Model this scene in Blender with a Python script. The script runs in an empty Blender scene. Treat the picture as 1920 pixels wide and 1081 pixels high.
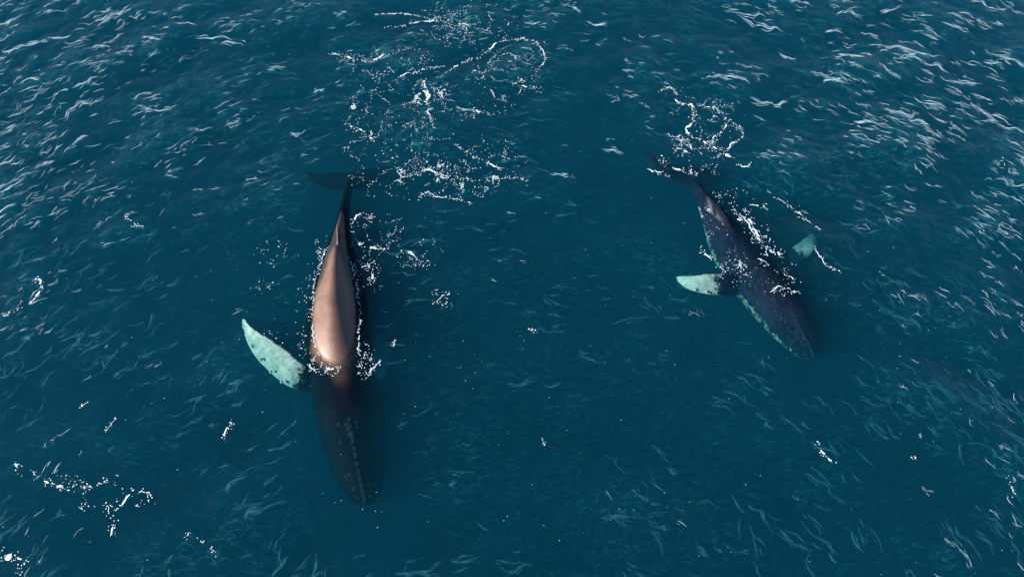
import bpy, bmesh, math
import numpy as np
from mathutils import Vector, Matrix

# ---------------------------------------------------------------- camera, light, exposure
SC = bpy.context.scene
COL = SC.collection
CAM_H, PITCH, HFOV = 22.0, 58.0, 68.0
cam_d = bpy.data.cameras.new('camera')
cam = bpy.data.objects.new('camera', cam_d); COL.objects.link(cam)
cam.location = (0, 0, CAM_H)
cam.rotation_euler = (math.radians(90 - PITCH), 0, 0)
cam_d.sensor_width = 36.0
cam_d.lens = 18.0 / math.tan(math.radians(HFOV / 2))
cam_d.clip_end = 6000
SC.camera = cam

SUN_EL, SUN_AZ = 24.0, 198.0          # azimuth measured from +X towards +Y: from the left, a little behind the camera
sd = Vector((math.cos(math.radians(SUN_AZ)) * math.cos(math.radians(SUN_EL)),
             math.sin(math.radians(SUN_AZ)) * math.cos(math.radians(SUN_EL)),
             math.sin(math.radians(SUN_EL))))
W = bpy.data.worlds.new('World'); SC.world = W; W.use_nodes = True
wn = W.node_tree; wn.nodes.clear()
sky = wn.nodes.new('ShaderNodeTexSky'); sky.sky_type = 'NISHITA'; sky.sun_disc = False
sky.sun_elevation = math.radians(SUN_EL)
sky.sun_rotation = math.atan2(sd.x, sd.y)
sky.dust_density = 0.6; sky.ozone_density = 5.0
bg = wn.nodes.new('ShaderNodeBackground'); bg.inputs[1].default_value = 0.05
wo = wn.nodes.new('ShaderNodeOutputWorld')
wn.links.new(sky.outputs[0], bg.inputs[0]); wn.links.new(bg.outputs[0], wo.inputs[0])
sl = bpy.data.lights.new('sun', 'SUN'); sl.energy = 5.0; sl.angle = math.radians(0.6); sl.color = (1.0, 0.88, 0.76)
sun = bpy.data.objects.new('sun', sl); COL.objects.link(sun)
sun.rotation_euler = sd.to_track_quat('Z', 'Y').to_euler()
SC.view_settings.view_transform = 'Standard'; SC.view_settings.look = 'None'
SC.view_settings.exposure = 1.62; SC.view_settings.gamma = 1.0
SC.view_settings.use_curve_mapping = False
SC.cycles.use_denoising = True
SC.cycles.max_bounces = 8; SC.cycles.transparent_max_bounces = 12
SC.cycles.volume_bounces = 2; SC.cycles.glossy_bounces = 3; SC.cycles.diffuse_bounces = 2

# ---------------------------------------------------------------- helpers
F_PX = 960.0 / math.tan(math.radians(HFOV / 2))
_p = math.radians(PITCH)
FWD = np.array([0, math.cos(_p), -math.sin(_p)]); UP = np.array([0, math.sin(_p), math.cos(_p)])
def at(px, py, z=0.0):
    """world point at height z that stands at this place of the photograph"""
    d = FWD + np.array([1.0, 0, 0]) * ((px - 960) / F_PX) - UP * ((py - 540.5) / F_PX)
    t = (z - CAM_H) / d[2]
    return np.array([0, 0, CAM_H]) + d * t

RNG = np.random.default_rng(11)
def smooth(e0, e1, x):
    t = np.clip((x - e0) / (e1 - e0), 0, 1); return t * t * (3 - 2 * t)

def vnoise(x, y, scale, seed):
    """smooth value noise in 0..1"""
    r = np.random.default_rng(seed); T = r.random((128, 128))
    u = np.asarray(x) / scale + 1000; v = np.asarray(y) / scale + 1000
    i = np.floor(u).astype(int); j = np.floor(v).astype(int)
    fu = u - i; fv = v - j; fu = fu * fu * (3 - 2 * fu); fv = fv * fv * (3 - 2 * fv)
    a = T[i % 128, j % 128]; b = T[(i + 1) % 128, j % 128]; c = T[i % 128, (j + 1) % 128]; d = T[(i + 1) % 128, (j + 1) % 128]
    return (a * (1 - fu) + b * fu) * (1 - fv) + (c * (1 - fu) + d * fu) * fv

def crv(P, n):
    """Catmull-Rom through rows of P, n samples per span"""
    P = np.asarray(P, float)
    Q = np.vstack([2 * P[0] - P[1], P, 2 * P[-1] - P[-2]]); out = []
    for i in range(1, len(Q) - 2):
        for t in np.linspace(0, 1, n, endpoint=False):
            a, b, c, d = Q[i - 1], Q[i], Q[i + 1], Q[i + 2]
            out.append(.5 * ((2 * b) + (-a + c) * t + (2 * a - 5 * b + 4 * c - d) * t * t + (-a + 3 * b - 3 * c + d) * t ** 3))
    out.append(P[-1]); return np.array(out)

def tag(o, label=None, cat=None, kind=None, group=None):
    if label: o['label'] = label
    if cat: o['category'] = cat
    if kind: o['kind'] = kind
    if group: o['group'] = group
    return o

def mesh_obj(name, V, Fc, mats, parent=None, smooth_shade=True):
    me = bpy.data.meshes.new(name)
    me.from_pydata([tuple(v) for v in V], [], [tuple(f) for f in Fc]); me.update()
    for m in mats: me.materials.append(m)
    if smooth_shade: me.polygons.foreach_set('use_smooth', [True] * len(me.polygons))
    o = bpy.data.objects.new(name, me); COL.objects.link(o)
    if parent: o.parent = parent
    return o

class NT:
    def __init__(s, name):
        s.m = bpy.data.materials.new(name); s.m.use_nodes = True; s.t = s.m.node_tree; s.t.nodes.clear()
        s.out = s.n('ShaderNodeOutputMaterial')
    def n(s, typ, **kw):
        x = s.t.nodes.new(typ)
        for k, v in kw.items():
            if hasattr(x, k): setattr(x, k, v)
            else: x.inputs[k.replace('_', ' ')].default_value = v
        return x
    def l(s, a, b): s.t.links.new(a, b)
    def math(s, op, a, b=None, c=None):
        x = s.t.nodes.new('ShaderNodeMath'); x.operation = op
        for i, v in enumerate((a, b, c)):
            if v is None: continue
            if isinstance(v, (int, float)): x.inputs[i].default_value = v
            else: s.l(v, x.inputs[i])
        return x.outputs[0]
    def noise(s, vec, scale, detail=3, rough=.5, dist=0):
        x = s.t.nodes.new('ShaderNodeTexNoise'); x.inputs['Scale'].default_value = scale
        x.inputs['Detail'].default_value = detail; x.inputs['Roughness'].default_value = rough
        x.inputs['Distortion'].default_value = dist
        if vec is not None: s.l(vec, x.inputs['Vector'])
        return x.outputs[0]
    def ramp(s, v, stops):
        x = s.t.nodes.new('ShaderNodeValToRGB'); s.l(v, x.inputs[0])
        e = x.color_ramp.elements
        while len(e) < len(stops): e.new(0.5)
        for k, (p, c) in enumerate(stops):
            e[k].position = p; e[k].color = (*c, 1) if len(c) == 3 else c
        return x.outputs[0]
    def mix(s, f, a, b):
        x = s.t.nodes.new('ShaderNodeMix'); x.data_type = 'RGBA'
        if isinstance(f, (int, float)): x.inputs[0].default_value = f
        else: s.l(f, x.inputs[0])
        for sock, v in ((x.inputs[6], a), (x.inputs[7], b)):
            if isinstance(v, tuple): sock.default_value = (*v, 1)
            else: s.l(v, sock)
        return x.outputs[2]

# ---------------------------------------------------------------- sea materials
def sea_material():
    k = NT('sea_water')
    geo = k.n('ShaderNodeTexCoord')
    pos = geo.outputs['Object']
    att = k.n('ShaderNodeAttribute', attribute_name='chop')
    n1 = k.noise(pos, 2.6, 4, .62, .3)
    mp = k.n('ShaderNodeMapping'); k.l(pos, mp.inputs[0]); mp.inputs['Rotation'].default_value = (0, 0, .5); mp.inputs['Scale'].default_value = (1, 1.7, 1)
    n2 = k.noise(mp.outputs[0], 7.0, 4, .6, .5)
    h = k.math('ADD', k.math('MULTIPLY', n1, .048), k.math('MULTIPLY', n2, .022))
    h = k.math('MULTIPLY', h, k.math('ADD', k.math('MULTIPLY', att.outputs['Fac'], .85), .15))
    b = k.n('ShaderNodeBump'); b.inputs['Strength'].default_value = 1.0; b.inputs['Distance'].default_value = 1.0
    k.l(h, b.inputs['Height'])
    fr = k.n('ShaderNodeFresnel'); k.l(b.outputs[0], fr.inputs['Normal'])
    # rays are not bent at this surface, so both sides use the air-side reflectance
    gg = k.n('ShaderNodeNewGeometry')
    k.l(k.math('ADD', k.math('MULTIPLY', gg.outputs['Backfacing'], 1 / 1.333 - 1.333), 1.333), fr.inputs['IOR'])
    gl = k.n('ShaderNodeBsdfAnisotropic'); gl.inputs['Roughness'].default_value = .07; k.l(b.outputs[0], gl.inputs['Normal'])
    tr = k.n('ShaderNodeBsdfTransparent')
    mx = k.n('ShaderNodeMixShader'); k.l(fr.outputs[0], mx.inputs[0]); k.l(tr.outputs[0], mx.inputs[1]); k.l(gl.outputs[0], mx.inputs[2])
    # teal crest glow and sky sheen painted on as diffuse colour
    mf = k.n('ShaderNodeMapping'); k.l(pos, mf.inputs[0]); mf.inputs['Scale'].default_value = (1.0, 2.0, 1)
    f1 = k.noise(mf.outputs[0], 3.6, 7, .75, 1.2); cr = k.n('ShaderNodeAttribute', attribute_name='crest')
    ff = k.math('MULTIPLY', k.ramp(f1, [(.50, (0, 0, 0)), (.68, (1, 1, 1))]), cr.outputs['Fac'])
    df = k.n('ShaderNodeBsdfDiffuse'); df.inputs[0].default_value = (.06, .42, .50, 1)
    mx2 = k.n('ShaderNodeMixShader'); k.l(k.math('MULTIPLY', ff, .20), mx2.inputs[0]); k.l(mx.outputs[0], mx2.inputs[1]); k.l(df.outputs[0], mx2.inputs[2])
    k.l(mx2.outputs[0], k.out.inputs['Surface'])
    sc = k.n('ShaderNodeVolumeScatter'); sc.inputs['Color'].default_value = (.002, .162, .278, 1); sc.inputs['Density'].default_value = .225
    sc.inputs['Anisotropy'].default_value = 0.0
    ab = k.n('ShaderNodeVolumeAbsorption'); ab.inputs['Color'].default_value = (.28, .70, .735, 1); ab.inputs['Density'].default_value = 1.0
    ad = k.n('ShaderNodeAddShader'); k.l(sc.outputs[0], ad.inputs[0]); k.l(ab.outputs[0], ad.inputs[1])
    k.l(ad.outputs[0], k.out.inputs['Volume'])
    return k.m
def deep_material():
    k = NT('deep_water'); d = k.n('ShaderNodeBsdfDiffuse'); d.inputs[0].default_value = (.0, .01, .02, 1)
    k.l(d.outputs[0], k.out.inputs['Surface']); return k.m
def foam_glint_material(name, col, see=0.0):
    k = NT(name); geo = k.n('ShaderNodeNewGeometry')
    n = k.noise(geo.outputs['Position'], 30, 2)
    c = k.mix(n, tuple(v * .85 for v in col), col)
    p = k.n('ShaderNodeBsdfPrincipled'); k.l(c, p.inputs['Base Color']); p.inputs['Roughness'].default_value = .6
    t = k.n('ShaderNodeBsdfTransparent'); mx = k.n('ShaderNodeMixShader'); mx.inputs[0].default_value = see
    k.l(p.outputs[0], mx.inputs[1]); k.l(t.outputs[0], mx.inputs[2])
    k.l(mx.outputs[0], k.out.inputs['Surface']); return k.m

# ---------------------------------------------------------------- the sea surface
NF, TILE = 2048, 61.44
def ocean():
    r = np.random.default_rng(5)
    kx = np.fft.fftfreq(NF, TILE / NF) * 2 * np.pi
    KX, KY = np.meshgrid(kx, kx, indexing='ij'); K = np.hypot(KX, KY); K[0, 0] = 1
    TH = np.arctan2(KY, KX)
    def band(lam0, lam1, p, dirs, spread, seed):
        r = np.random.default_rng(seed)
        k0, k1 = 2 * np.pi / lam0, 2 * np.pi / lam1
        A = K ** (-p) * np.exp(-(k0 / K) ** 4) * np.exp(-(K / k1) ** 4)
        D = sum(np.abs(np.cos((TH - d) / 2)) ** spread for d in dirs) + .12
        g = (r.standard_normal((NF, NF)) + 1j * r.standard_normal((NF, NF))) * A * D
        g[0, 0] = 0
        return g
    out = []
    for (args, rms) in (((7.0, 1.3, 2.1, [-1.9, -1.0], 6, 1), .074),      # swell and longer wind waves
                        ((1.7, .10, 2.2, [-2.2, -1.2, -.3], 4, 2), .0195)):      # short chop
        g = band(*args)
        h = np.fft.ifft2(g).real; s = rms / h.std(); g = g * s; h = h * s
        dx = np.fft.ifft2(-1j * KX / K * g).real; dy = np.fft.ifft2(-1j * KY / K * g).real
        out.append((h, dx, dy))
    return out
OC = ocean()
def samp(F, x, y):
    u = (np.asarray(x) / TILE * NF) % NF; v = (np.asarray(y) / TILE * NF) % NF
    i = u.astype(int) % NF; j = v.astype(int) % NF; fu = u - np.floor(u); fv = v - np.floor(v)
    i1 = (i + 1) % NF; j1 = (j + 1) % NF
    return F[i, j] * (1 - fu) * (1 - fv) + F[i1, j] * fu * (1 - fv) + F[i, j1] * (1 - fu) * fv + F[i1, j1] * fu * fv
def to_px(x, y, z=0.0):
    dx = x; dy = y; dz = z - CAM_H
    de = dy * FWD[1] + dz * FWD[2]; up = dy * UP[1] + dz * UP[2]
    return 960 + F_PX * dx / de, 540.5 - F_PX * up / de
# calm slick round the whales, rougher water beyond it: centre and bottom calm, both upper corners rough
SL = [(at(650, 700), 5.0), (at(1420, 560), 4.5), (at(1000, 640), 7.0), (at(1100, 900), 8.0), (at(900, 430), 4.0), (at(650, 900), 4), (at(1120, 330), 3.0), (at(700, 420), 3.0), (at(1350, 900), 4.5), (at(140, 820), 5.0), (at(180, 1000), 4.5), (at(260, 600), 3.0)]
def rough(x, y):
    s = np.zeros_like(x)
    for c, R in SL:
        d = np.hypot(x - c[0], y - c[1]); s = np.maximum(s, np.exp(-(d / R) ** 2))
    n = vnoise(x, y, 3.2, 3)
    return np.clip(1.08 - .85 * s - .45 * (1 - smooth(.25, .6, n)), .34, 1.1)
WHALE_LINES = [np.array([at(650, 330), at(640, 480), at(632, 600), at(645, 720), at(688, 940)]),
               np.array([at(1295, 330), at(1345, 420), at(1430, 540), at(1524, 665)])]
def near_whale(x, y):
    d = np.full_like(x, 1e9)
    for L in WHALE_LINES:
        for a, b in zip(L[:-1, :2], L[1:, :2]):
            ab = b - a; t = np.clip(((x - a[0]) * ab[0] + (y - a[1]) * ab[1]) / (ab @ ab), 0, 1)
            d = np.minimum(d, np.hypot(x - a[0] - t * ab[0], y - a[1] - t * ab[1]))
    return d
def water(x, y):
    """displaced position of the sea surface at rest point (x, y), and how choppy it is there"""
    x = np.asarray(x, float); y = np.asarray(y, float)
    r = rough(x, y); d = near_whale(x, y)
    q = .4 + .6 * smooth(.8, 3.2, d)
    far = 1 - .8 * smooth(40, 90, np.hypot(x, y - 15))
    a1 = (.45 + .55 * r) * q * far; a2 = r * (.45 + .55 * q) * far
    (h1, x1, y1), (h2, x2, y2) = OC
    z = samp(h1, x, y) * a1 + samp(h2, x, y) * a2
    # low ripples spreading from the two animals
    z = z + .014 * np.sin((d + .5 * vnoise(x, y, .9, 8)) * 2 * math.pi / .55) * np.exp(-((d - 1.5) / .7) ** 2) * smooth(.35, .7, vnoise(x, y, 1.6, 9))
    X = x + .85 * (samp(x1, x, y) * a1 + samp(x2, x, y) * a2); Y = y + .85 * (samp(y1, x, y) * a1 + samp(y2, x, y) * a2)
    return X, Y, z, r
def build_sea():
    def axis(lo, hi, step, reach):
        a = list(np.arange(lo, hi + 1e-6, step)); s = step; v = a[-1]; post = []
        while v < reach: s *= 1.25; v += s; post.append(v)
        s = step; v = lo; pre = []
        while v > -reach: s *= 1.25; v -= s; pre.append(v)
        return np.array(pre[::-1] + a + post)
    xs = axis(-27, 27, .042, 2500); ys = axis(3.2, 31, .042, 2500)
    nx, ny = len(xs), len(ys)
    X0, Y0 = np.meshgrid(xs, ys, indexing='ij'); X0 = X0.ravel(); Y0 = Y0.ravel()
    X, Y, Z, R = water(X0, Y0)
    V = np.stack([X, Y, Z], 1)
    idx = np.arange(nx * ny).reshape(nx, ny)
    Q = np.stack([idx[:-1, :-1], idx[1:, :-1], idx[1:, 1:], idx[:-1, 1:]], -1).reshape(-1, 4)
    # sides and bottom close the body of water
    B = -14.0
    ring = np.concatenate([idx[:, 0], idx[-1, 1:], idx[-2::-1, -1], idx[0, -2:0:-1]])
    nb = len(V); low = V[ring].copy(); low[:, 2] = B
    V = np.vstack([V, low]); m = len(ring)
    side = np.array([[ring[i], nb + i, nb + (i + 1) % m, ring[(i + 1) % m]] for i in range(m)])
    me = bpy.data.meshes.new('sea')
    cx = len(V); V = np.vstack([V, [[0, 15, B]]])
    tri = np.array([[nb + i, cx, nb + (i + 1) % m] for i in range(m)])
    me.vertices.add(len(V)); me.vertices.foreach_set('co', V.astype(np.float32).ravel())
    quads = np.vstack([Q, side]); nl = len(quads) * 4 + len(tri) * 3
    me.loops.add(nl); me.loops.foreach_set('vertex_index', np.concatenate([quads.ravel(), tri.ravel()]).astype(np.int32))
    npoly = len(quads) + len(tri); me.polygons.add(npoly)
    ls = np.concatenate([np.arange(len(quads)) * 4, len(quads) * 4 + np.arange(len(tri)) * 3])
    me.polygons.foreach_set('loop_start', ls.astype(np.int32))
    me.update(calc_edges=True); me.validate()
    mi = np.zeros(npoly, np.int32); mi[len(Q):] = 1
    me.materials.append(sea_material()); me.materials.append(deep_material())
    me.polygons.foreach_set('material_index', mi); sm = np.ones(npoly, bool); sm[len(Q):] = False
    me.polygons.foreach_set('use_smooth', sm)
    A = me.attributes.new('chop', 'FLOAT', 'POINT'); ch = np.zeros(len(V), np.float32); ch[:len(R)] = R
    A.data.foreach_set('value', ch)
    (h1, _, _), (h2, _, _) = OC
    c2 = np.clip(samp(h2, X0, Y0) / .0195 * .6 + samp(h1, X0, Y0) / .06 * .5, 0, 2.2) / 2.2 * np.clip(R, 0, 1) ** 1.3
    c2 = (c2 + .13) * smooth(.8, 2.2, near_whale(X0, Y0))
    cc = np.zeros(len(V), np.float32); cc[:len(R)] = c2; A2 = me.attributes.new('crest', 'FLOAT', 'POINT'); A2.data.foreach_set('value', cc)
    o = bpy.data.objects.new('sea', me); COL.objects.link(o)
    tag(o, 'deep teal open sea with wind ripples and small sharp crests', kind='structure')
    return o
build_sea()

# ---------------------------------------------------------------- whales
def whale_material(name, dark, warm, scar=.12, barn=.25):
    k = NT(name); tc = k.n('ShaderNodeTexCoord'); pos = tc.outputs['Object']
    wh = k.n('ShaderNodeAttribute', attribute_name='white')
    n1 = k.noise(pos, 1.5, 5, .6, .5); n2 = k.noise(pos, 9, 4, .65, .4)
    mp = k.n('ShaderNodeMapping'); k.l(pos, mp.inputs[0]); mp.inputs['Scale'].default_value = (6, 1.1, 6)
    n3 = k.noise(mp.outputs[0], 2.2, 4, .6, 1.0)
    base = k.mix(k.ramp(n1, [(.35, (0, 0, 0)), (.7, (1, 1, 1))]), dark, warm)
    base = k.mix(k.math('MULTIPLY', k.ramp(n3, [(.60, (0, 0, 0)), (.65, (1, 1, 1))]), scar), base, (.13, .15, .16))
    vo = k.n('ShaderNodeTexVoronoi'); vo.inputs['Scale'].default_value = 7; k.l(pos, vo.inputs['Vector'])
    spot = k.math('MULTIPLY', k.ramp(vo.outputs['Distance'], [(.06, (1, 1, 1)), (.13, (0, 0, 0))]), k.ramp(n2, [(.52, (0, 0, 0)), (.6, (1, 1, 1))]))
    base = k.mix(k.math('MULTIPLY', spot, barn), base, (.22, .22, .22))
    wm = k.math('ADD', wh.outputs['Fac'], k.math('MULTIPLY', k.math('SUBTRACT', n2, .5), .9))
    wm = k.math('ADD', wm, k.math('MULTIPLY', k.math('SUBTRACT', k.noise(pos, 3.2, 3, .6, .6), .5), .7))
    wm = k.ramp(wm, [(.44, (0, 0, 0)), (.62, (1, 1, 1))])
    wcol = k.mix(k.ramp(k.noise(pos, 4.5, 5, .65, .8), [(.36, (0, 0, 0)), (.62, (1, 1, 1))]), (.17, .22, .21), (.30, .36, .33))
    su = k.n('ShaderNodeAttribute', attribute_name='scuff')
    base = k.mix(k.math('MULTIPLY', su.outputs['Fac'], k.math('ADD', n2, .15)), base, (.018, .026, .033))
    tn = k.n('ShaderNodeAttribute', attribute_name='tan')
    base = k.mix(tn.outputs['Fac'], base, k.mix(n1, (.065, .036, .026), (.165, .094, .068)))  # tan sun sheen laid into the base colour
    col = k.mix(wm, base, wcol)
    b = k.n('ShaderNodeBump'); b.inputs['Strength'].default_value = .35; b.inputs['Distance'].default_value = .018
    k.l(k.math('ADD', n2, k.math('MULTIPLY', n3, .6)), b.inputs['Height'])
    p = k.n('ShaderNodeBsdfPrincipled'); k.l(col, p.inputs['Base Color']); k.l(b.outputs[0], p.inputs['Normal'])
    k.l(k.ramp(n1, [(.3, (.44,) * 3), (.7, (.62,) * 3)]), p.inputs['Roughness'])
    # wet skin shines in air; under water the index step, and with it the shine, nearly vanishes
    sp = k.n('ShaderNodeSeparateXYZ'); gp = k.n('ShaderNodeNewGeometry'); k.l(gp.outputs['Position'], sp.inputs[0])
    mr = k.n('ShaderNodeMapRange'); k.l(sp.outputs['Z'], mr.inputs['Value'])
    for q, v in ((1, -.03), (2, .03), (3, 1.05), (4, 1.62)): mr.inputs[q].default_value = v
    k.l(mr.outputs[0], p.inputs['IOR'])
    k.l(p.outputs[0], k.out.inputs['Surface']); return k.m

def loft(bm, rings):
    R = [[bm.verts.new(tuple(p)) for p in r] for r in rings]
    n = len(R[0])
    for a, b in zip(R[:-1], R[1:]):
        for i in range(n): bm.faces.new((a[i], a[(i + 1) % n], b[(i + 1) % n], b[i]))
    bm.faces.new(R[0][::-1]); bm.faces.new(R[-1])
def body_rings(st, n=80, sub=10):
    """st rows: px, py, z, half width, height above axis, depth below axis, ridge sharpness, roll in degrees"""
    S = np.array([[*at(r[0], r[1], r[2]), *r[3:]] for r in st]); S = crv(S, sub); rings = []; fr = []
    for i, s in enumerate(S):
        T = S[min(i + 1, len(S) - 1), :3] - S[max(i - 1, 0), :3]; T /= np.linalg.norm(T)
        side = np.cross(T, [0, 0, 1]); side /= np.linalg.norm(side); up = np.cross(side, T)
        a = math.radians(s[7]); side, up = side * math.cos(a) + up * math.sin(a), up * math.cos(a) - side * math.sin(a)
        w, ht, hb, rd = max(s[3], .015), max(s[4], .015), max(s[5], .015), np.clip(s[6], 0, 1)
        ring = []
        for j in range(n):
            th = 2 * math.pi * j / n; u = math.cos(th); v = math.sin(th)
            z = ht * ((1 - rd) * math.sqrt(max(0, 1 - u * u)) + rd * (1 - (math.sqrt(u * u + .03) - .173) / .842)) if v >= 0 else hb * v
            ring.append(s[:3] + side * u * w + up * z)
        rings.append(ring); fr.append((s[:3], T, side, up))
    return rings, fr
def wing(bm, st, n=16, sub=6):
    """st rows: centre xyz, chord direction xyz, half chord, half thickness"""
    S = crv(np.array(st, float), sub); rings = []
    for i, s in enumerate(S):
        T = S[min(i + 1, len(S) - 1), :3] - S[max(i - 1, 0), :3]; T /= np.linalg.norm(T)
        c = s[3:6] - T * (s[3:6] @ T); c /= np.linalg.norm(c); nn = np.cross(T, c)
        hc, tk = max(s[6], .02), max(s[7], .018)
        rings.append([s[:3] + c * hc * math.cos(q) + nn * tk * math.sin(q) * (1 + .35 * math.cos(q)) for q in np.arange(n) * 2 * math.pi / n])
    loft(bm, rings); return S[:, :3], S[:, 6]
def ball(bm, c, r, ax=None):
    M = Matrix.Translation(Vector(c)) @ (ax if ax is not None else Matrix.Identity(4)) @ Matrix.Diagonal((*r, 1))
    bmesh.ops.create_icosphere(bm, subdivisions=2, radius=1, matrix=M)

def flipper(bm, pts, lead, tilt=0.0):
    """pts rows: px, py, z, half chord in m, half thickness; lead: picture point the leading edge faces"""
    L = at(*lead, 0); st = []
    for (px, py, z, hc, tk) in pts:
        c = at(px, py, z); d = L - c; d[2] = 0.0; d /= np.linalg.norm(d); d[2] = -tilt; d /= np.linalg.norm(d)
        st.append([*c, *d, hc, tk])
    return wing(bm, st)
def build_whale(name, body, rostrum, flips, fluke, dorsal, blow, mat, white_belly, seed, sheen_back=False):
    bm = bmesh.new()
    rings, fr = body_rings(body); loft(bm, rings)
    rr, rfr = body_rings(rostrum, 48); loft(bm, rr)
    axes = []; scuffs = []
    for f in flips:
        A, hc = flipper(bm, f['pts'], f['lead'], f.get('tilt', 0)); axes.append((A, hc, f.get('from', .13)))
        r = np.random.default_rng(seed)
        for i in range(8, len(A) - 1, 5):          # knobbly leading edge
            c = A[i]; d = at(*f['lead'], 0) - c; d[2] = 0; d /= np.linalg.norm(d)
            ball(bm, c + d * hc[i] * .95, (.075, .075, .04))
    # flukes: two swept lobes
    c0 = at(*fluke['root']); back = at(*fluke['back']) - c0; back /= np.linalg.norm(back)
    sd_ = np.cross(back, [0, 0, 1]); sd_ /= np.linalg.norm(sd_); s = fluke['span']
    for sg, droop in ((1, fluke.get('d1', 0)), (-1, fluke.get('d2', 0))):
        st = []
        for t, sw, hc in ((-.06, -.02, .42), (.15, .04, .42), (.4, .14, .36), (.65, .30, .26), (.88, .52, .13), (1.0, .66, .03)):
            c = c0 + sd_ * sg * t * s + back * (sw * s) + np.array([0, 0, droop * t * t])
            st.append([*c, *back, hc * s * .74, .075 * (1 - .6 * abs(t))])
        wing(bm, st)
    # low hooked dorsal fin: sections from base to tip
    if dorsal:
        (bx, by, bz), (tx, ty, tz), ln, wd = dorsal
        b0 = at(bx, by, bz); b1 = at(tx, ty, tz); d = at(bx, by - 40, bz) - b0; d /= np.linalg.norm(d)
        st = []
        for t, k in ((0, 1.), (.3, .72), (.65, .40), (.9, .18), (1., .06)):
            st.append([*(b0 * (1 - t) + b1 * t + d * ln * .5 * t * t), *d, ln * k * .5, wd * (1 - .7 * t) * .5])
        wing(bm, st)
    # median ridge and rows of knobs on the rostrum
    r = np.random.default_rng(seed + 1); n = len(rfr)
    for i in range(2, n - 2):
        o, T, sd2, up = rfr[i]; R = np.array(rr[i]); top = R[len(R) // 4]
        if i % 7 == 0:
            ball(bm, top, (.06, .06, .045)); scuffs.append(top)
            for q in (3, 8, len(R) // 2 - 3, len(R) // 2 - 8):
                kp = R[q] + r.normal(0, .045, 3) * (1, 1, .2); ball(bm, kp, (.055, .055, .045))
                if r.random() < .45: scuffs.append(kp)
        if i % 2 == 0: ball(bm, top - up * .01, (.06, .10, .05))
        if i % 3 == 0: scuffs.append(top)
    # blowhole mound with its two raised lips
    bp = at(*blow[:3]); hd = at(*blow[3:]) - bp; hd /= np.linalg.norm(hd); sd3 = np.cross(hd, [0, 0, 1]); sd3 /= np.linalg.norm(sd3)
    RM = Matrix(((sd3[0], hd[0], 0, 0), (sd3[1], hd[1], 0, 0), (sd3[2], hd[2], 1, 0), (0, 0, 0, 1)))
    ball(bm, bp + hd * .18, (.12, .14, .07), RM)
    scuffs += [bp + hd * q + sd3 * w_ for q, w_ in ((.3, 0), (.15, .09), (.15, -.09), (-.02, .13), (-.02, -.13), (-.18, .16), (-.18, -.16))]
    for sg in (-1, 1): ball(bm, bp + sd3 * .055 * sg - hd * .05, (.04, .17, .05), RM)
    me0 = bpy.data.meshes.new('tmp'); bm.normal_update(); bm.to_mesh(me0); bm.free()
    o0 = bpy.data.objects.new('tmp', me0); COL.objects.link(o0)
    m = o0.modifiers.new('r', 'REMESH'); m.mode = 'VOXEL'; m.voxel_size = .03; m.use_smooth_shade = True
    m2 = o0.modifiers.new('s', 'SMOOTH'); m2.factor = .5; m2.iterations = 9
    dg = bpy.context.evaluated_depsgraph_get()
    me = bpy.data.meshes.new_from_object(o0.evaluated_get(dg)); bpy.data.objects.remove(o0)
    me.name = name; me.materials.clear(); me.materials.append(mat)
    nv = len(me.vertices); co = np.empty(nv * 3, np.float32); me.vertices.foreach_get('co', co); co = co.reshape(-1, 3)
    no = np.empty(nv * 3, np.float32); me.vertices.foreach_get('normal', no); no = no.reshape(-1, 3)
    white = np.zeros(nv)
    for A, hc, fr0 in axes:
        best = np.full(nv, 1e9); bi = np.zeros(nv, int)
        for i, a in enumerate(A):
            d = np.linalg.norm(co - a, axis=1); k = d < best; best[k] = d[k]; bi[k] = i
        t = bi / (len(A) - 1)
        ins = best < hc[bi] * 1.25 + .05
        white = np.where(ins, np.maximum(white, smooth(fr0, fr0 + .25, t) * .62 + .30 * smooth(fr0 - .1, fr0 + .1, t)), white)
    if white_belly:
        C = np.array([f[0] for f in fr]); best = np.full(nv, 1e9); bi = np.zeros(nv, int)
        for i in range(0, len(C), 2):
            d = np.hypot(co[:, 0] - C[i, 0], co[:, 1] - C[i, 1]); k = d < best; best[k] = d[k]; bi[k] = i
        low = C[bi, 2] - co[:, 2]
        white = np.maximum(white, white_belly * smooth(-.35, .12, low) * (bi < len(C) * .78) * (best < 1.3))
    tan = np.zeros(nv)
    if sheen_back:                                       # warm sun sheen painted as tan colour on the middle of the back
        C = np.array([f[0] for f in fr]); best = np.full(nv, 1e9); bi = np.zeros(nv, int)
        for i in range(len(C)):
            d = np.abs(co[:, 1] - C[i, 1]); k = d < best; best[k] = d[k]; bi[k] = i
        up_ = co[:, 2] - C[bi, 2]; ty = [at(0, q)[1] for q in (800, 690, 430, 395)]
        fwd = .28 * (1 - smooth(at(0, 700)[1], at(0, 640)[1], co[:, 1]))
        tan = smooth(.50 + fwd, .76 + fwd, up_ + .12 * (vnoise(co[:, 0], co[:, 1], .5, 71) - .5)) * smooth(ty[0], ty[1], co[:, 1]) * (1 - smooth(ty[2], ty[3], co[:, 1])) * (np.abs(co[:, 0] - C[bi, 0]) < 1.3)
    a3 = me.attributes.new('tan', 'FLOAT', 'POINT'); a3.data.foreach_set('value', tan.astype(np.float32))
    sf = np.zeros(nv)
    for c in scuffs: sf = np.maximum(sf, 1 - smooth(.02, .10, np.linalg.norm(co - c, axis=1)))
    a4 = me.attributes.new('scuff', 'FLOAT', 'POINT'); a4.data.foreach_set('value', sf.astype(np.float32))
    at_ = me.attributes.new('white', 'FLOAT', 'POINT'); at_.data.foreach_set('value', white.astype(np.float32))
    o = bpy.data.objects.new(name, me); COL.objects.link(o)
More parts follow.
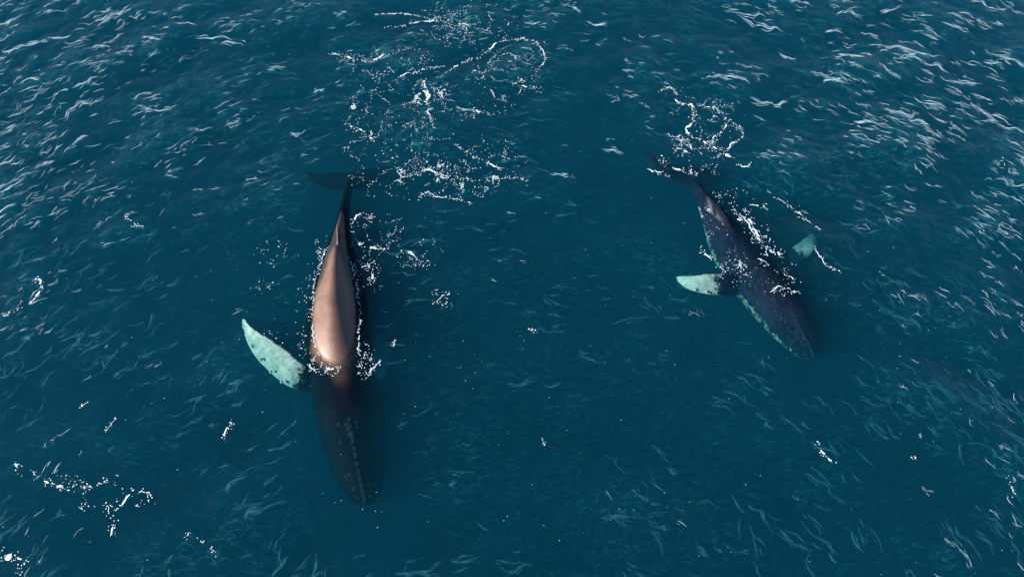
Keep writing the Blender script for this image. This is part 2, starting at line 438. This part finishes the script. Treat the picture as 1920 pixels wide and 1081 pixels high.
    # blowhole slits: dark folds between the lips
    V = []; Fc = []
    for sg in (-1, 1):
        for q in range(9):
            t = q / 8 * 2 - 1
            for w_ in (-1, 1):
                p = bp + hd * (t * .12 - .04) + sd3 * (sg * (.02 + .012 * (1 - t)) + w_ * .010 * (1 - t * t) ** .5)
                V.append([p[0], p[1], p[2] + .04 + (.02 if w_ == 1 else 0)])
            if q: b = len(V) - 4; Fc.append((b, b + 1, b + 3, b + 2))
    k = bpy.data.materials.get('blowhole_skin')
    if not k:
        kk = NT('blowhole_skin'); d = kk.n('ShaderNodeBsdfPrincipled'); d.inputs['Base Color'].default_value = (.008, .009, .011, 1); kk.l(d.outputs[0], kk.out.inputs[0]); k = kk.m
    mesh_obj('blowhole', V, Fc, [k], o)['label'] = 'pair of dark slits in the raised mound on top of the head'
    return o

big = build_whale('humpback_whale',
    body=[(688, 944, -0.88, 0.20, .08, .12, .1, 0), (686, 932, -0.88, 0.43, .20, .35, .1, 0), (681, 905, -0.86, 0.65, .34, .6, .1, 0),
          (671, 860, -0.90, 0.91, .52, .9, .1, 0), (663, 810, -0.94, 1.04, .70, 1.1, .1, 0), (654, 760, -0.88, 1.10, .84, 1.2, .1, 0),
          (645, 710, -.98, 1.14, .92, 1.2, .12, 0), (636, 655, -.70, 1.12, .96, 1.15, .30, 0), (633, 600, -.58, 1.06, .98, 1.1, .42, 0),
          (633, 545, -.50, .95, .90, 1.0, .6, 0), (635, 495, -.38, .70, .74, .85, .82, 0), (638, 455, -.27, .44, .50, .65, .9, 0),
          (642, 418, -0.24, .26, .33, .45, .8, 0), (648, 380, -0.42, .18, .24, .32, .6, 0), (654, 345, -0.45, .16, .16, .20, .3, 0), (656, 332, -0.55, .12, .08, .08, 0, 0)],
    rostrum=[(687, 946, -0.74, .10, .08, .1, .2, 0), (684, 925, -0.68, 0.36, .16, .2, .25, 0), (677, 890, -0.58, 0.51, .22, .3, .3, 0),
             (668, 845, -0.54, .58, .26, .3, .3, 0), (660, 800, -0.50, .66, .28, .3, .3, 0), (652, 760, -0.51, .5, .3, .3, .2, 0)],
    flips=[dict(pts=[(612, 715, -.85, .40, .22), (580, 712, -.62, .42, .17), (550, 700, -0.38, .45, .10), (520, 675, -0.32, .47, .08), (490, 650, -0.30, .40, .06), (468, 626, -0.34, .28, .05), (459, 608, -0.46, .20, .04), (455, 600, -0.56, .10, .03)], lead=(440, 800), tilt=.5),
           dict(pts=[(668, 712, -1.1, .40, .22), (690, 706, -0.85, .42, .15), (703, 690, -1.25, .42, .10), (712, 660, -1.65, .33, .08), (716, 630, -2.05, .2, .06), (716, 615, -2.25, .06, .03)], lead=(900, 800))],
    fluke=dict(root=(655, 340, -.62), back=(655, 300, -.9), span=1.85, d1=-.5, d2=-.25),
    dorsal=((636, 458, .05), (632, 434, .50), .75, .15),
    blow=(660, 803, -.26, 665, 830, -.26),
    mat=whale_material('whale_skin', (.0010, .0020, .0045), (.0025, .0040, .0075), .012, .035), white_belly=0, seed=4, sheen_back=True)
tag(big, 'larger whale with sunlit tan back above water and its head submerged', 'whale', group='humpback whales swimming side by side')

small = build_whale('humpback_whale',
    body=[(1525, 668, -0.83, .08, .06, .1, .1, 0), (1521, 661, -0.81, 0.40, .18, .3, .1, 0), (1512, 645, -0.76, 0.60, .32, .5, .1, 0),
          (1494, 617, -0.70, 0.77, .46, .7, .1, 0), (1472, 587, -0.64, 0.86, .56, .85, .1, 0), (1447, 556, -0.60, .88, .60, .95, .1, 0),
          (1420, 523, -0.72, .92, .62, .98, .12, 0), (1393, 488, -0.70, .90, .60, .92, .2, 0), (1368, 452, -0.59, .78, .54, .8, .3, 0),
          (1347, 417, -0.38, .56, .46, .62, .6, 0), (1329, 388, -0.28, .36, .36, .45, .8, 0), (1314, 364, -.40, .24, .26, .32, .6, 0),
          (1303, 346, -.50, .17, .15, .2, .3, 0), (1297, 334, -.55, .12, .08, .08, 0, 0)],
    rostrum=[(1525, 668, -.70, .08, .06, .1, .2, 0), (1518, 655, -0.64, 0.36, .14, .2, .25, 0), (1504, 633, -0.56, 0.49, .20, .3, .3, 0),
             (1486, 605, -0.46, 0.59, .24, .3, .3, 0), (1466, 577, -0.38, 0.62, .24, .3, .3, 0), (1446, 552, -0.34, .44, .24, .3, .2, 0)],
    flips=[dict(pts=[(1408, 540, -.75, .28, .2), (1385, 538, -.6, .30, .14), (1356, 534, -.34, .40, .08), (1325, 532, -.28, .37, .07), (1298, 530, -.32, .28, .06), (1277, 524, -.45, .16, .04), (1268, 520, -.6, .05, .03)], lead=(1330, 660), tilt=.4, **{'from': .3}),
           dict(pts=[(1440, 520, -.9, .26, .2), (1460, 500, -1.15, .28, .12), (1482, 484, -0.80, .32, .09), (1503, 470, -0.75, .38, .08), (1518, 454, -0.85, .28, .06), (1525, 440, -1.10, .1, .04)], lead=(1600, 560), tilt=-.35, **{'from': .45})],
    fluke=dict(root=(1296, 334, -.45), back=(1292, 304, -.5), span=1.75, d1=-.9, d2=.18),
    dorsal=((1341, 402, -.02), (1335, 391, .13), .34, .09),
    blow=(1458, 566, -.16, 1475, 588, -.18),
    mat=whale_material('whale_skin_dark', (.0025, .0065, .016), (.007, .0125, .028), .16, .45), white_belly=.5, seed=9)
tag(small, 'smaller dark whale lying just under the surface with white flippers spread', 'whale', group='humpback whales swimming side by side')

# ---------------------------------------------------------------- foam beads and threads, and painted crest glints on the water
FOAM = foam_glint_material('foam', (.55, .70, .78)); CREST = foam_glint_material('crest_glint', (.28, .46, .56), .35)  # second material paints sky glints on the crests as pale streaks
class Bag:
    """collects small raised shapes and links them as one mesh"""
    def __init__(s): s.V = []; s.F = []; s.T = []; s.nv = 0
    def beads(s, x, y, r, lift=.22):
        x = np.asarray(x); y = np.asarray(y); r = np.asarray(r); n = len(x)
        if not n: return
        X, Y, Z, _ = water(x, y); g = np.random.default_rng(n)
        V = np.empty((n, 7, 3)); V[:, 0] = np.stack([X, Y, Z + .004 + r * lift], 1)
        for j in range(6):
            a = j * math.pi / 3 + g.random(n); rr = r * g.uniform(.75, 1.2, n)
            V[:, j + 1] = np.stack([X + rr * np.cos(a), Y + rr * np.sin(a), Z + .002], 1)
        base = s.nv + np.arange(n)[:, None] * 7
        for j in range(6): s.T.append(np.hstack([base, base + 1 + j, base + 1 + (j + 1) % 6]))
        s.V.append(V.reshape(-1, 3)); s.nv += n * 7
    def ribbon(s, pts, wid):
        pts = np.asarray(pts); n = len(pts); X, Y, Z, _ = water(pts[:, 0], pts[:, 1])
        P = np.stack([X, Y, Z], 1); T = np.gradient(P, axis=0); T[:, 2] = 0; T /= np.linalg.norm(T, axis=1)[:, None] + 1e-9
        N = np.stack([-T[:, 1], T[:, 0], 0 * T[:, 0]], 1); w = np.asarray(wid)[:, None]
        up = np.array([0, 0, 1.0])
        A = P - N * w + up * .002; B = P + up * (.004 + w * .2); C = P + N * w + up * .002
        V = np.stack([A, B, C], 1).reshape(-1, 3); b = s.nv + np.arange(n - 1)[:, None] * 3
        for q in ((0, 1, 4, 3), (1, 2, 5, 4)):
            s.T.append(np.hstack([b + q[0], b + q[1], b + q[2]])); s.T.append(np.hstack([b + q[0], b + q[2], b + q[3]]))
        s.V.append(V); s.nv += n * 3
    def link(s, name, mat, label, group=None):
        V = np.vstack(s.V).astype(np.float32); T = np.vstack(s.T).astype(np.int32)
        me = bpy.data.meshes.new(name); me.vertices.add(len(V)); me.vertices.foreach_set('co', V.ravel())
        me.loops.add(T.size); me.loops.foreach_set('vertex_index', T.ravel()); me.polygons.add(len(T))
        me.polygons.foreach_set('loop_start', (np.arange(len(T)) * 3).astype(np.int32)); me.update(calc_edges=True)
        me.materials.append(mat); me.polygons.foreach_set('use_smooth', [True] * len(T))
        o = bpy.data.objects.new(name, me); COL.objects.link(o)
        print(name, len(T)); return tag(o, label, 'foam', 'stuff', group)

def net(bag, patches, cell, seed, thick=.030, step=.020):
    """broken foam net: threads along the edges of warped cells, strongest where the patches are"""
    g = np.random.default_rng(seed)
    E = []
    for (px, py, rx, ry, dens) in patches:
        c = at(px, py); ex = (at(px + rx, py) - c)[0]; ey = (at(px, py - ry) - c)[1]; E.append((c[0], c[1], ex, ey, dens))
    x0 = min(e[0] - e[2] for e in E) - .5; x1 = max(e[0] + e[2] for e in E) + .5
    y0 = min(e[1] - e[3] for e in E) - .5; y1 = max(e[1] + e[3] for e in E) + .5
    gx, gy = np.meshgrid(np.arange(x0, x1, step), np.arange(y0, y1, step)); gx = gx.ravel(); gy = gy.ravel()
    gx = gx + g.uniform(-.5, .5, len(gx)) * step; gy = gy + g.uniform(-.5, .5, len(gx)) * step
    env = np.zeros(len(gx))
    for e in E:
        q = np.sqrt(((gx - e[0]) / e[2]) ** 2 + ((gy - e[1]) / e[3]) ** 2) + .35 * (vnoise(gx, gy, .5, seed + 9) - .5)
        env = np.maximum(env, e[4] * (1 - smooth(.55, 1.05, q)))
    k = env > .03; gx, gy, env = gx[k], gy[k], env[k]
    wx = gx + .42 * (vnoise(gx, gy, .55, seed + 1) - .5) + .18 * (vnoise(gx, gy, .17, seed + 2) - .5)
    wy = gy + .42 * (vnoise(gx, gy, .55, seed + 3) - .5) + .18 * (vnoise(gx, gy, .17, seed + 4) - .5)
    ns = int((x1 - x0) * (y1 - y0) / cell ** 2) + 4
    S = np.stack([g.uniform(x0 - 1, x1 + 1, ns * 2), g.uniform(y0 - 1, y1 + 1, ns * 2)], 1)
    f1 = np.full(len(gx), 1e9); f2 = f1.copy()
    for q in S:
        d = np.hypot(wx - q[0], wy - q[1]); n1 = d < f1
        f2 = np.where(n1, f1, np.minimum(f2, d)); f1 = np.where(n1, d, f1)
    e = f2 - f1
    body = vnoise(gx, gy, .38, seed + 5); brk = vnoise(gx, gy, .055, seed + 6)
    w = thick * env * (.25 + 1.3 * smooth(.45, .95, body) ** 2)
    on = (e < w * 1.3) & (brk > 1.03 - .85 * env * (.35 + body)) & (g.random(len(gx)) < .25 + .9 * env * body)
    crumbs = (e < .11) & (g.random(len(gx)) < .060 * np.sqrt(env) * smooth(.25, .7, vnoise(gx, gy, .45, seed + 7)))
    r = np.where(on, .008 + .013 * body * g.random(len(gx)), .007 + .014 * g.random(len(gx)) ** 2)
    k = on | crumbs
    bag.beads(gx[k], gy[k], r[k])
def thread(bag, pts, w, seed, jit=.06, dense=1.0, gaps=.35):
    """a wavy thread of foam through picture points: ribbon pieces with beads between"""
    g = np.random.default_rng(seed); P = crv([at(*p)[:2] for p in pts], 14)
    s_ = np.r_[0, np.cumsum(np.hypot(*np.diff(P, axis=0).T))]; n = max(6, int(s_[-1] / .035))
    q = np.linspace(0, s_[-1], n); x = np.interp(q, s_, P[:, 0]); y = np.interp(q, s_, P[:, 1])
    x = x + jit * 2 * (vnoise(q, q * 0 + seed, .22, seed) - .5) + jit * (vnoise(q, q * 0, .08, seed + 1) - .5)
    y = y + jit * 2 * (vnoise(q, q * 0 + seed, .22, seed + 2) - .5) + jit * (vnoise(q, q * 0, .08, seed + 3) - .5)
    th = vnoise(q, q * 0 + 3, .28, seed + 4); wd = w * (.3 + 1.1 * smooth(.35, .85, th)) * np.minimum(1, np.minimum(q, s_[-1] - q) / .2 + .15)
    dots = vnoise(q, q * 0 + 7, .045, seed + 6); on = (th > gaps) & ((dots > .42) | (th > .72)); i = 0
    while i < n:
        j = i
        while j < n and on[j]: j += 1
        if j - i > 3:
            ww = wd[i:j].copy(); ww[0] *= .2; ww[-1] *= .2; bag.ribbon(np.stack([x[i:j], y[i:j]], 1), ww)
        i = j + 1
    m = int(n * 1.0 * dense); i = g.integers(0, n, m); sp = w * 1.4 + .035 * g.random(m)
    bag.beads(x[i] + g.normal(0, sp, m), y[i] + g.normal(0, sp, m), g.uniform(.009, .022, m))

# wake foam left behind the larger whale
b = Bag()
net(b, [(870, 45, 105, 45, .66), (955, 125, 80, 65, .62), (800, 175, 45, 50, .78), (720, 120, 90, 40, .5), (700, 190, 75, 60, .5), (690, 260, 65, 50, .6),
        (790, 325, 135, 48, .62), (905, 305, 80, 60, .58), (890, 190, 75, 45, .5), (770, 250, 90, 55, .48), (690, 320, 60, 50, .3)], .62, 21)
for i, (pts, w) in enumerate([([(622, 98), (640, 102), (668, 112), (700, 118), (724, 108)], .045), ([(820, 36), (850, 40), (868, 52), (880, 60)], .05), ([(832, 140), (850, 124), (880, 105), (915, 88), (940, 70), (985, 70)], .028),
        ([(985, 70), (1010, 85), (1020, 115), (1000, 135)], .014), ([(745, 145), (790, 130), (830, 122)], .018), ([(800, 145), (795, 165), (808, 178), (800, 190), (815, 205)], .035), ([(790, 150), (805, 172), (790, 195)], .026),
        ([(960, 155), (985, 158), (1012, 162)], .03), ([(885, 205), (900, 208), (922, 213)], .03), ([(648, 230), (680, 245), (705, 262)], .03), ([(803, 205), (808, 228), (815, 245)], .022), ([(748, 315), (765, 328), (790, 322), (802, 316), (825, 327), (850, 332)], .035), ([(850, 268), (880, 285), (905, 300), (935, 315)], .026),
        ([(787, 368), (800, 358), (815, 368), (850, 372), (888, 382)], .024), ([(950, 335), (975, 338), (990, 344)], .028), ([(700, 25), (760, 20), (820, 34)], .02), ([(720, 48), (780, 38), (820, 36)], .02)]):
    thread(b, pts, w * .75, 100 + i, gaps=.42)
b.link('wake_foam', FOAM, 'broken net of white foam stretching away behind the larger whale\'s tail')
# foam round the larger whale's back
b = Bag()
net(b, [(575, 590, 28, 100, .42), (600, 470, 20, 40, .35), (705, 440, 60, 45, .5), (690, 505, 38, 50, .55), (788, 480, 42, 30, .65), (590, 685, 32, 22, .7), (685, 670, 24, 40, .75), (835, 555, 30, 20, .5), (500, 500, 40, 60, .22), (530, 620, 40, 40, .2)], .5, 41)
for i, (pts, w) in enumerate([([(680, 405), (690, 408), (702, 418)], .035), ([(668, 446), (676, 456), (705, 465), (730, 468)], .02), ([(660, 418), (668, 404), (678, 400)], .02), ([(745, 475), (765, 470), (785, 485), (800, 498)], .024),
        ([(598, 462), (597, 474), (602, 487)], .02), ([(671, 690), (680, 675), (686, 655), (687, 640)], .03), ([(582, 682), (592, 692), (602, 690)], .032), ([(604, 688), (625, 690), (640, 688)], .016), ([(608, 700), (618, 702), (628, 700)], .014),
        ([(735, 635), (736, 650)], .014), ([(690, 700), (702, 690), (712, 672)], .012), ([(822, 562), (832, 552), (845, 548)], .022), ([(612, 462), (599, 500), (589, 540), (586, 590), (588, 635), (597, 668)], .006), ([(655, 478), (666, 520), (672, 570), (674, 620), (668, 665)], .006), ([(690, 495), (698, 512), (692, 528)], .022)]):
    thread(b, pts, w, 200 + i, gaps=.2)
b.link('back_foam', FOAM, 'white flecks and threads of foam along both sides of the larger whale\'s back')
# ring of foam by the smaller whale's flukes
b = Bag()
net(b, [(1280, 190, 45, 28, .6), (1330, 225, 65, 45, .42), (1300, 275, 60, 26, .85), (1350, 290, 35, 14, .9), (1265, 300, 35, 25, .5), (1320, 320, 35, 20, .5)], .62, 63)
for i, (pts, w) in enumerate([([(1232, 172), (1250, 165), (1262, 167), (1272, 178)], .03), ([(1265, 185), (1280, 192), (1298, 196), (1305, 205)], .03), ([(1300, 205), (1298, 228), (1288, 240), (1298, 255), (1312, 258)], .026), ([(1310, 195), (1345, 205), (1360, 220), (1355, 240), (1338, 255), (1340, 270)], .018),
        ([(1365, 222), (1388, 232), (1390, 255), (1370, 270), (1364, 285)], .016), ([(1320, 262), (1330, 272), (1345, 280), (1372, 294)], .06), ([(1276, 262), (1290, 270), (1294, 278), (1310, 278), (1325, 274), (1340, 276)], .03), ([(1262, 285), (1275, 280), (1292, 292)], .026), ([(1252, 248), (1258, 252), (1275, 254), (1282, 250)], .02),
        ([(1215, 318), (1235, 322), (1255, 330)], .022), ([(1260, 318), (1290, 322), (1305, 326), (1325, 312)], .026), ([(1386, 312), (1398, 314), (1412, 308)], .014), ([(1242, 295), (1248, 308)], .03)]):
    thread(b, pts, w, 300 + i, gaps=.22)
b.link('fluke_foam', FOAM, 'ring of white foam on the water just behind the smaller whale\'s flukes')
# foam over the smaller whale's back
b = Bag()
net(b, [(1395, 400, 26, 28, .8), (1415, 435, 30, 32, .8), (1445, 465, 32, 26, .7), (1340, 385, 22, 32, .5), (1350, 445, 32, 44, .34), (1380, 500, 40, 44, .48), (1440, 520, 38, 30, .42), (1475, 500, 24, 38, .5), (1395, 370, 55, 24, .38), (1470, 545, 34, 14, .4)], .42, 83)
for i, (pts, w) in enumerate([([(1432, 460), (1444, 468), (1456, 474)], .035), ([(1410, 385), (1425, 386), (1438, 383)], .018), ([(1445, 548), (1460, 538), (1475, 542), (1498, 549)], .026), ([(1478, 515), (1486, 520), (1490, 530)], .03), ([(1312, 465), (1322, 478), (1332, 488)], .03), ([(1420, 482), (1432, 486), (1440, 495)], .022),
        ([(1395, 390), (1402, 405), (1412, 425), (1425, 445)], .026), ([(1348, 500), (1355, 510), (1362, 514)], .03), ([(1378, 395), (1400, 415), (1415, 440), (1440, 462)], .014), ([(1528, 466), (1540, 485), (1555, 502), (1575, 508)], .008), ([(1450, 366), (1470, 375), (1490, 386), (1505, 400)], .006), ([(1500, 402), (1520, 412), (1540, 430)], .007)]):
    thread(b, pts, w, 400 + i, gaps=.22)
b.link('back_foam', FOAM, 'white foam breaking over the smaller whale\'s back and right shoulder')
# foam in the lower left of the frame
b = Bag()
net(b, [(205, 925, 85, 42, .6), (110, 905, 50, 25, .35), (210, 985, 16, 28, .4), (8, 1036, 20, 14, .6)], .7, 95)
for i, (pts, w) in enumerate([([(-12, 1026), (4, 1038), (26, 1046), (46, 1056)], .06), ([(44, 1056), (42, 1068), (36, 1080)], .035), ([(30, 872), (38, 876), (44, 880)], .045), ([(60, 880), (66, 888)], .03), ([(84, 900), (108, 903), (122, 915)], .026), ([(197, 944), (202, 960)], .035), ([(205, 1002), (212, 990), (218, 972)], .022), ([(200, 812), (208, 798), (215, 785)], .022), ([(150, 760), (152, 768)], .03),
        ([(212, 955), (232, 940), (245, 915)], .018), ([(148, 912), (172, 910), (200, 896)], .012), ([(256, 915), (275, 922), (250, 945)], .018), ([(70, 518), (80, 540), (62, 562), (40, 578), (0, 590)], .03), ([(68, 520), (66, 527)], .04), ([(236, 402), (240, 418), (268, 432)], .02), ([(425, 800), (430, 785), (415, 818)], .016),
        ([(350, 1012), (358, 1008)], .02), ([(376, 1016), (385, 1019)], .018), ([(398, 1030), (408, 1042)], .014), ([(1020, 822), (1016, 838)], .022), ([(990, 615), (1010, 626)], .02), ([(1530, 834), (1545, 850), (1562, 866)], .03), ([(1880, 300), (1885, 310)], .02), ([(1893, 905), (1903, 925)], .03), ([(1715, 855), (1720, 860)], .03)]):
    thread(b, pts, w, 500 + i, gaps=.15)
b.link('drifting_foam', FOAM, 'scattered small white foam flecks drifting on open water left of the whales')

# sky glints painted as short crest streaks: dense in both upper corners, thin towards the calm middle
b = Bag(); g = np.random.default_rng(77)
def streak(bag, px, py, L, ang, w, seed, k=3):
    """a bundle of fine curved pale lines lying along one small wave crest"""
    r = np.random.default_rng(seed); c = at(px, py)[:2]; bend = r.normal(0, .16); amp = r.uniform(.05, .13) * min(L, 1.2)
    ca, sa = math.cos(ang), math.sin(ang)
    for q in range(k):
        m = 0 if q == 0 else r.uniform(-.42, .42); h = .5 if q == 0 else r.uniform(.10, .26); n = max(6, int(2 * h * L / .04))
        t = np.linspace(max(-.62, m - h), min(.62, m + h), n); u = t * L; e = np.linspace(-1, 1, n)
        v = bend * L * t * t * 2 + amp * 2 * (vnoise(u, u * 0 + .3, .30, seed) - .5) + .03 * (vnoise(u, u * 0, .08, seed + 1) - .5)
        if q: v = v + r.normal(0, .035 + .03 * L) + r.normal(0, .03) * e + .04 * (vnoise(u, u * 0, .2, seed + 3 + q) - .5)
        wd = w * (1 if q == 0 else r.uniform(.35, .9)) * np.clip(1 - np.abs(e) ** 1.8, .05, 1) * (.25 + 1.25 * vnoise(u, u * 0 + q, .13, seed + 50 + q))
        bag.ribbon(np.stack([c[0] + u * ca - v * sa, c[1] + u * sa + v * ca], 1), wd)
def crest_dir(x, y):
    return math.atan2(y + 1, x) - math.pi / 2          # streaks lie across the line of sight, as sky glints do
big_ones = [(50, 85, 1.2, .5), (70, 80, .9, .1), (215, 28, 1.6, .9), (225, 24, 1.1, .6), (200, 75, 1.5, .75), (180, 88, 1.0, .2), (110, 72, .9, .1), (140, 200, 1.5, .9), (20, 235, 1.2, .7), (42, 205, .8, .9), (350, 42, .8, 0), (400, 68, 1.5, -.05), (440, 80, .9, -.3), (285, 75, .7, -.1),
    (160, 155, .9, .6), (60, 150, .7, .1), (265, 180, .8, .5), (300, 208, 1.1, .05), (375, 243, .8, .4), (100, 20, .7, .4), (10, 40, 1.0, .4), (20, 95, .8, .1), (5, 310, 1, 1.1), (30, 350, .8, .8), (75, 310, .8, .9), (150, 260, .6, .7), (8, 395, .9, .8),
    (1400, 25, 1.6, -.2), (1430, 45, 1.9, -.5), (1500, 5, .8, -.4), (1560, 55, .8, .1), (1590, 25, 1.2, -.1), (1670, 15, .9, .15), (1850, 10, 1.6, -.35), (1700, 95, 1.6, -.45), (1720, 105, 1.5, .1), (1740, 120, 1.3, -.35), (1790, 55, 1.0, -.35), (1555, 145, 1.4, -.4), (1565, 150, .8, .1),
    (1425, 188, .9, -.35), (1455, 192, .7, 0), (1690, 215, 1.4, -.1), (1720, 228, .8, -.35), (1870, 215, 1.4, -.7), (1895, 235, 1.8, -.5), (1900, 115, 1.4, -.5), (1840, 180, .9, -.5), (1745, 195, 1.1, -.4), (1620, 230, .7, -.2), (1480, 105, .7, -.3), (1600, 105, .9, -.3), (1820, 155, .9, -.1),
    (1120, 45, .8, -.3), (1075, 15, .7, -.6), (1000, 45, .6, 0), (870, 205, .6, -.2), (1150, 282, .8, -.2), (1340, 145, .7, .2), (1380, 152, .9, -.35), (1050, 330, .5, -.1), (560, 250, .6, .5), (640, 30, .5, .8), (520, 130, .7, .2), (600, 170, .5, .3)]
for i, (px, py, L, a) in enumerate(big_ones): streak(b, px, py, L * 1.1, a, .024, 1000 + i, 9)
n = 9800; px = g.uniform(-60, 1980, n); py = 1100 * g.random(n) ** 1.25 - 20
cnt = 0
for i in range(n):
    P = at(px[i], py[i]); X, Y, Z, r_ = water(P[:1], P[1:2])
    corner = max(0, 1 - math.hypot((px[i] - 60) / 520, (py[i] - 60) / 520)) + max(0, 1 - math.hypot((px[i] - 1850) / 560, (py[i] - 120) / 520)) + .20 * smooth(560, 0, py[i]) + .18 * smooth(350, 0, px[i]) + .14 * smooth(1560, 1850, px[i])
    pr = corner * r_[0] * (.25 + 1.6 * smooth(-.01, .07, Z[0])) * smooth(.35, .65, vnoise(P[0], P[1], 1.1, 15)) * 2.4 + .004
    if g.random() > pr or near_whale(P[:1], P[1:2])[0] < 1.3: continue
    s_ = g.uniform(.14, .5) * (.7 + .6 * min(corner, 1)); cnt += 1
    streak(b, px[i], py[i], s_ * 1.25, crest_dir(P[0], P[1]) + g.normal(0, .28), g.uniform(.006, .014) * (.75 + .5 * min(1, corner)), 3000 + i * 7, int(g.integers(2, 6)))
print('streaks', cnt)
n = 900; fx = g.uniform(0, 1920, n); fy = g.uniform(0, 1080, n); P = np.array([at(a, c) for a, c in zip(fx, fy)])
k = g.random(n) < .12 + .7 * smooth(.5, .8, vnoise(P[:, 0], P[:, 1], 1.6, 31)); P = P[k]
b.beads(P[:, 0], P[:, 1], g.uniform(.008, .02, len(P)))
b.link('crest_glint', CREST, 'fine pale painted sky glints along the crests of the wind chop across the open sea')

# faint teal sheen painted as streaks along the low ripples, everywhere and in the calm middle too
WISP = foam_glint_material('ripple_sheen', (.02, .18, .26), .85)
b = Bag(); g = np.random.default_rng(91); n = 3400; px = g.uniform(-40, 1960, n); py = 1110 * g.random(n) ** 1.1 - 20
for i in range(n):
    P = at(px[i], py[i]); X, Y, Z, r_ = water(P[:1], P[1:2])
    if g.random() > (.22 + .9 * r_[0]) * smooth(.38, .66, vnoise(P[0], P[1], 1.9, 44)) or near_whale(P[:1], P[1:2])[0] < 1.5: continue
    streak(b, px[i], py[i], g.uniform(.25, .95), crest_dir(P[0], P[1]) + g.normal(0, .3), g.uniform(.016, .04), 40000 + i * 7, int(g.integers(2, 6)))
b.link('ripple_sheens', WISP, 'faint teal streaks of painted sheen lying along low ripples over the whole sea')
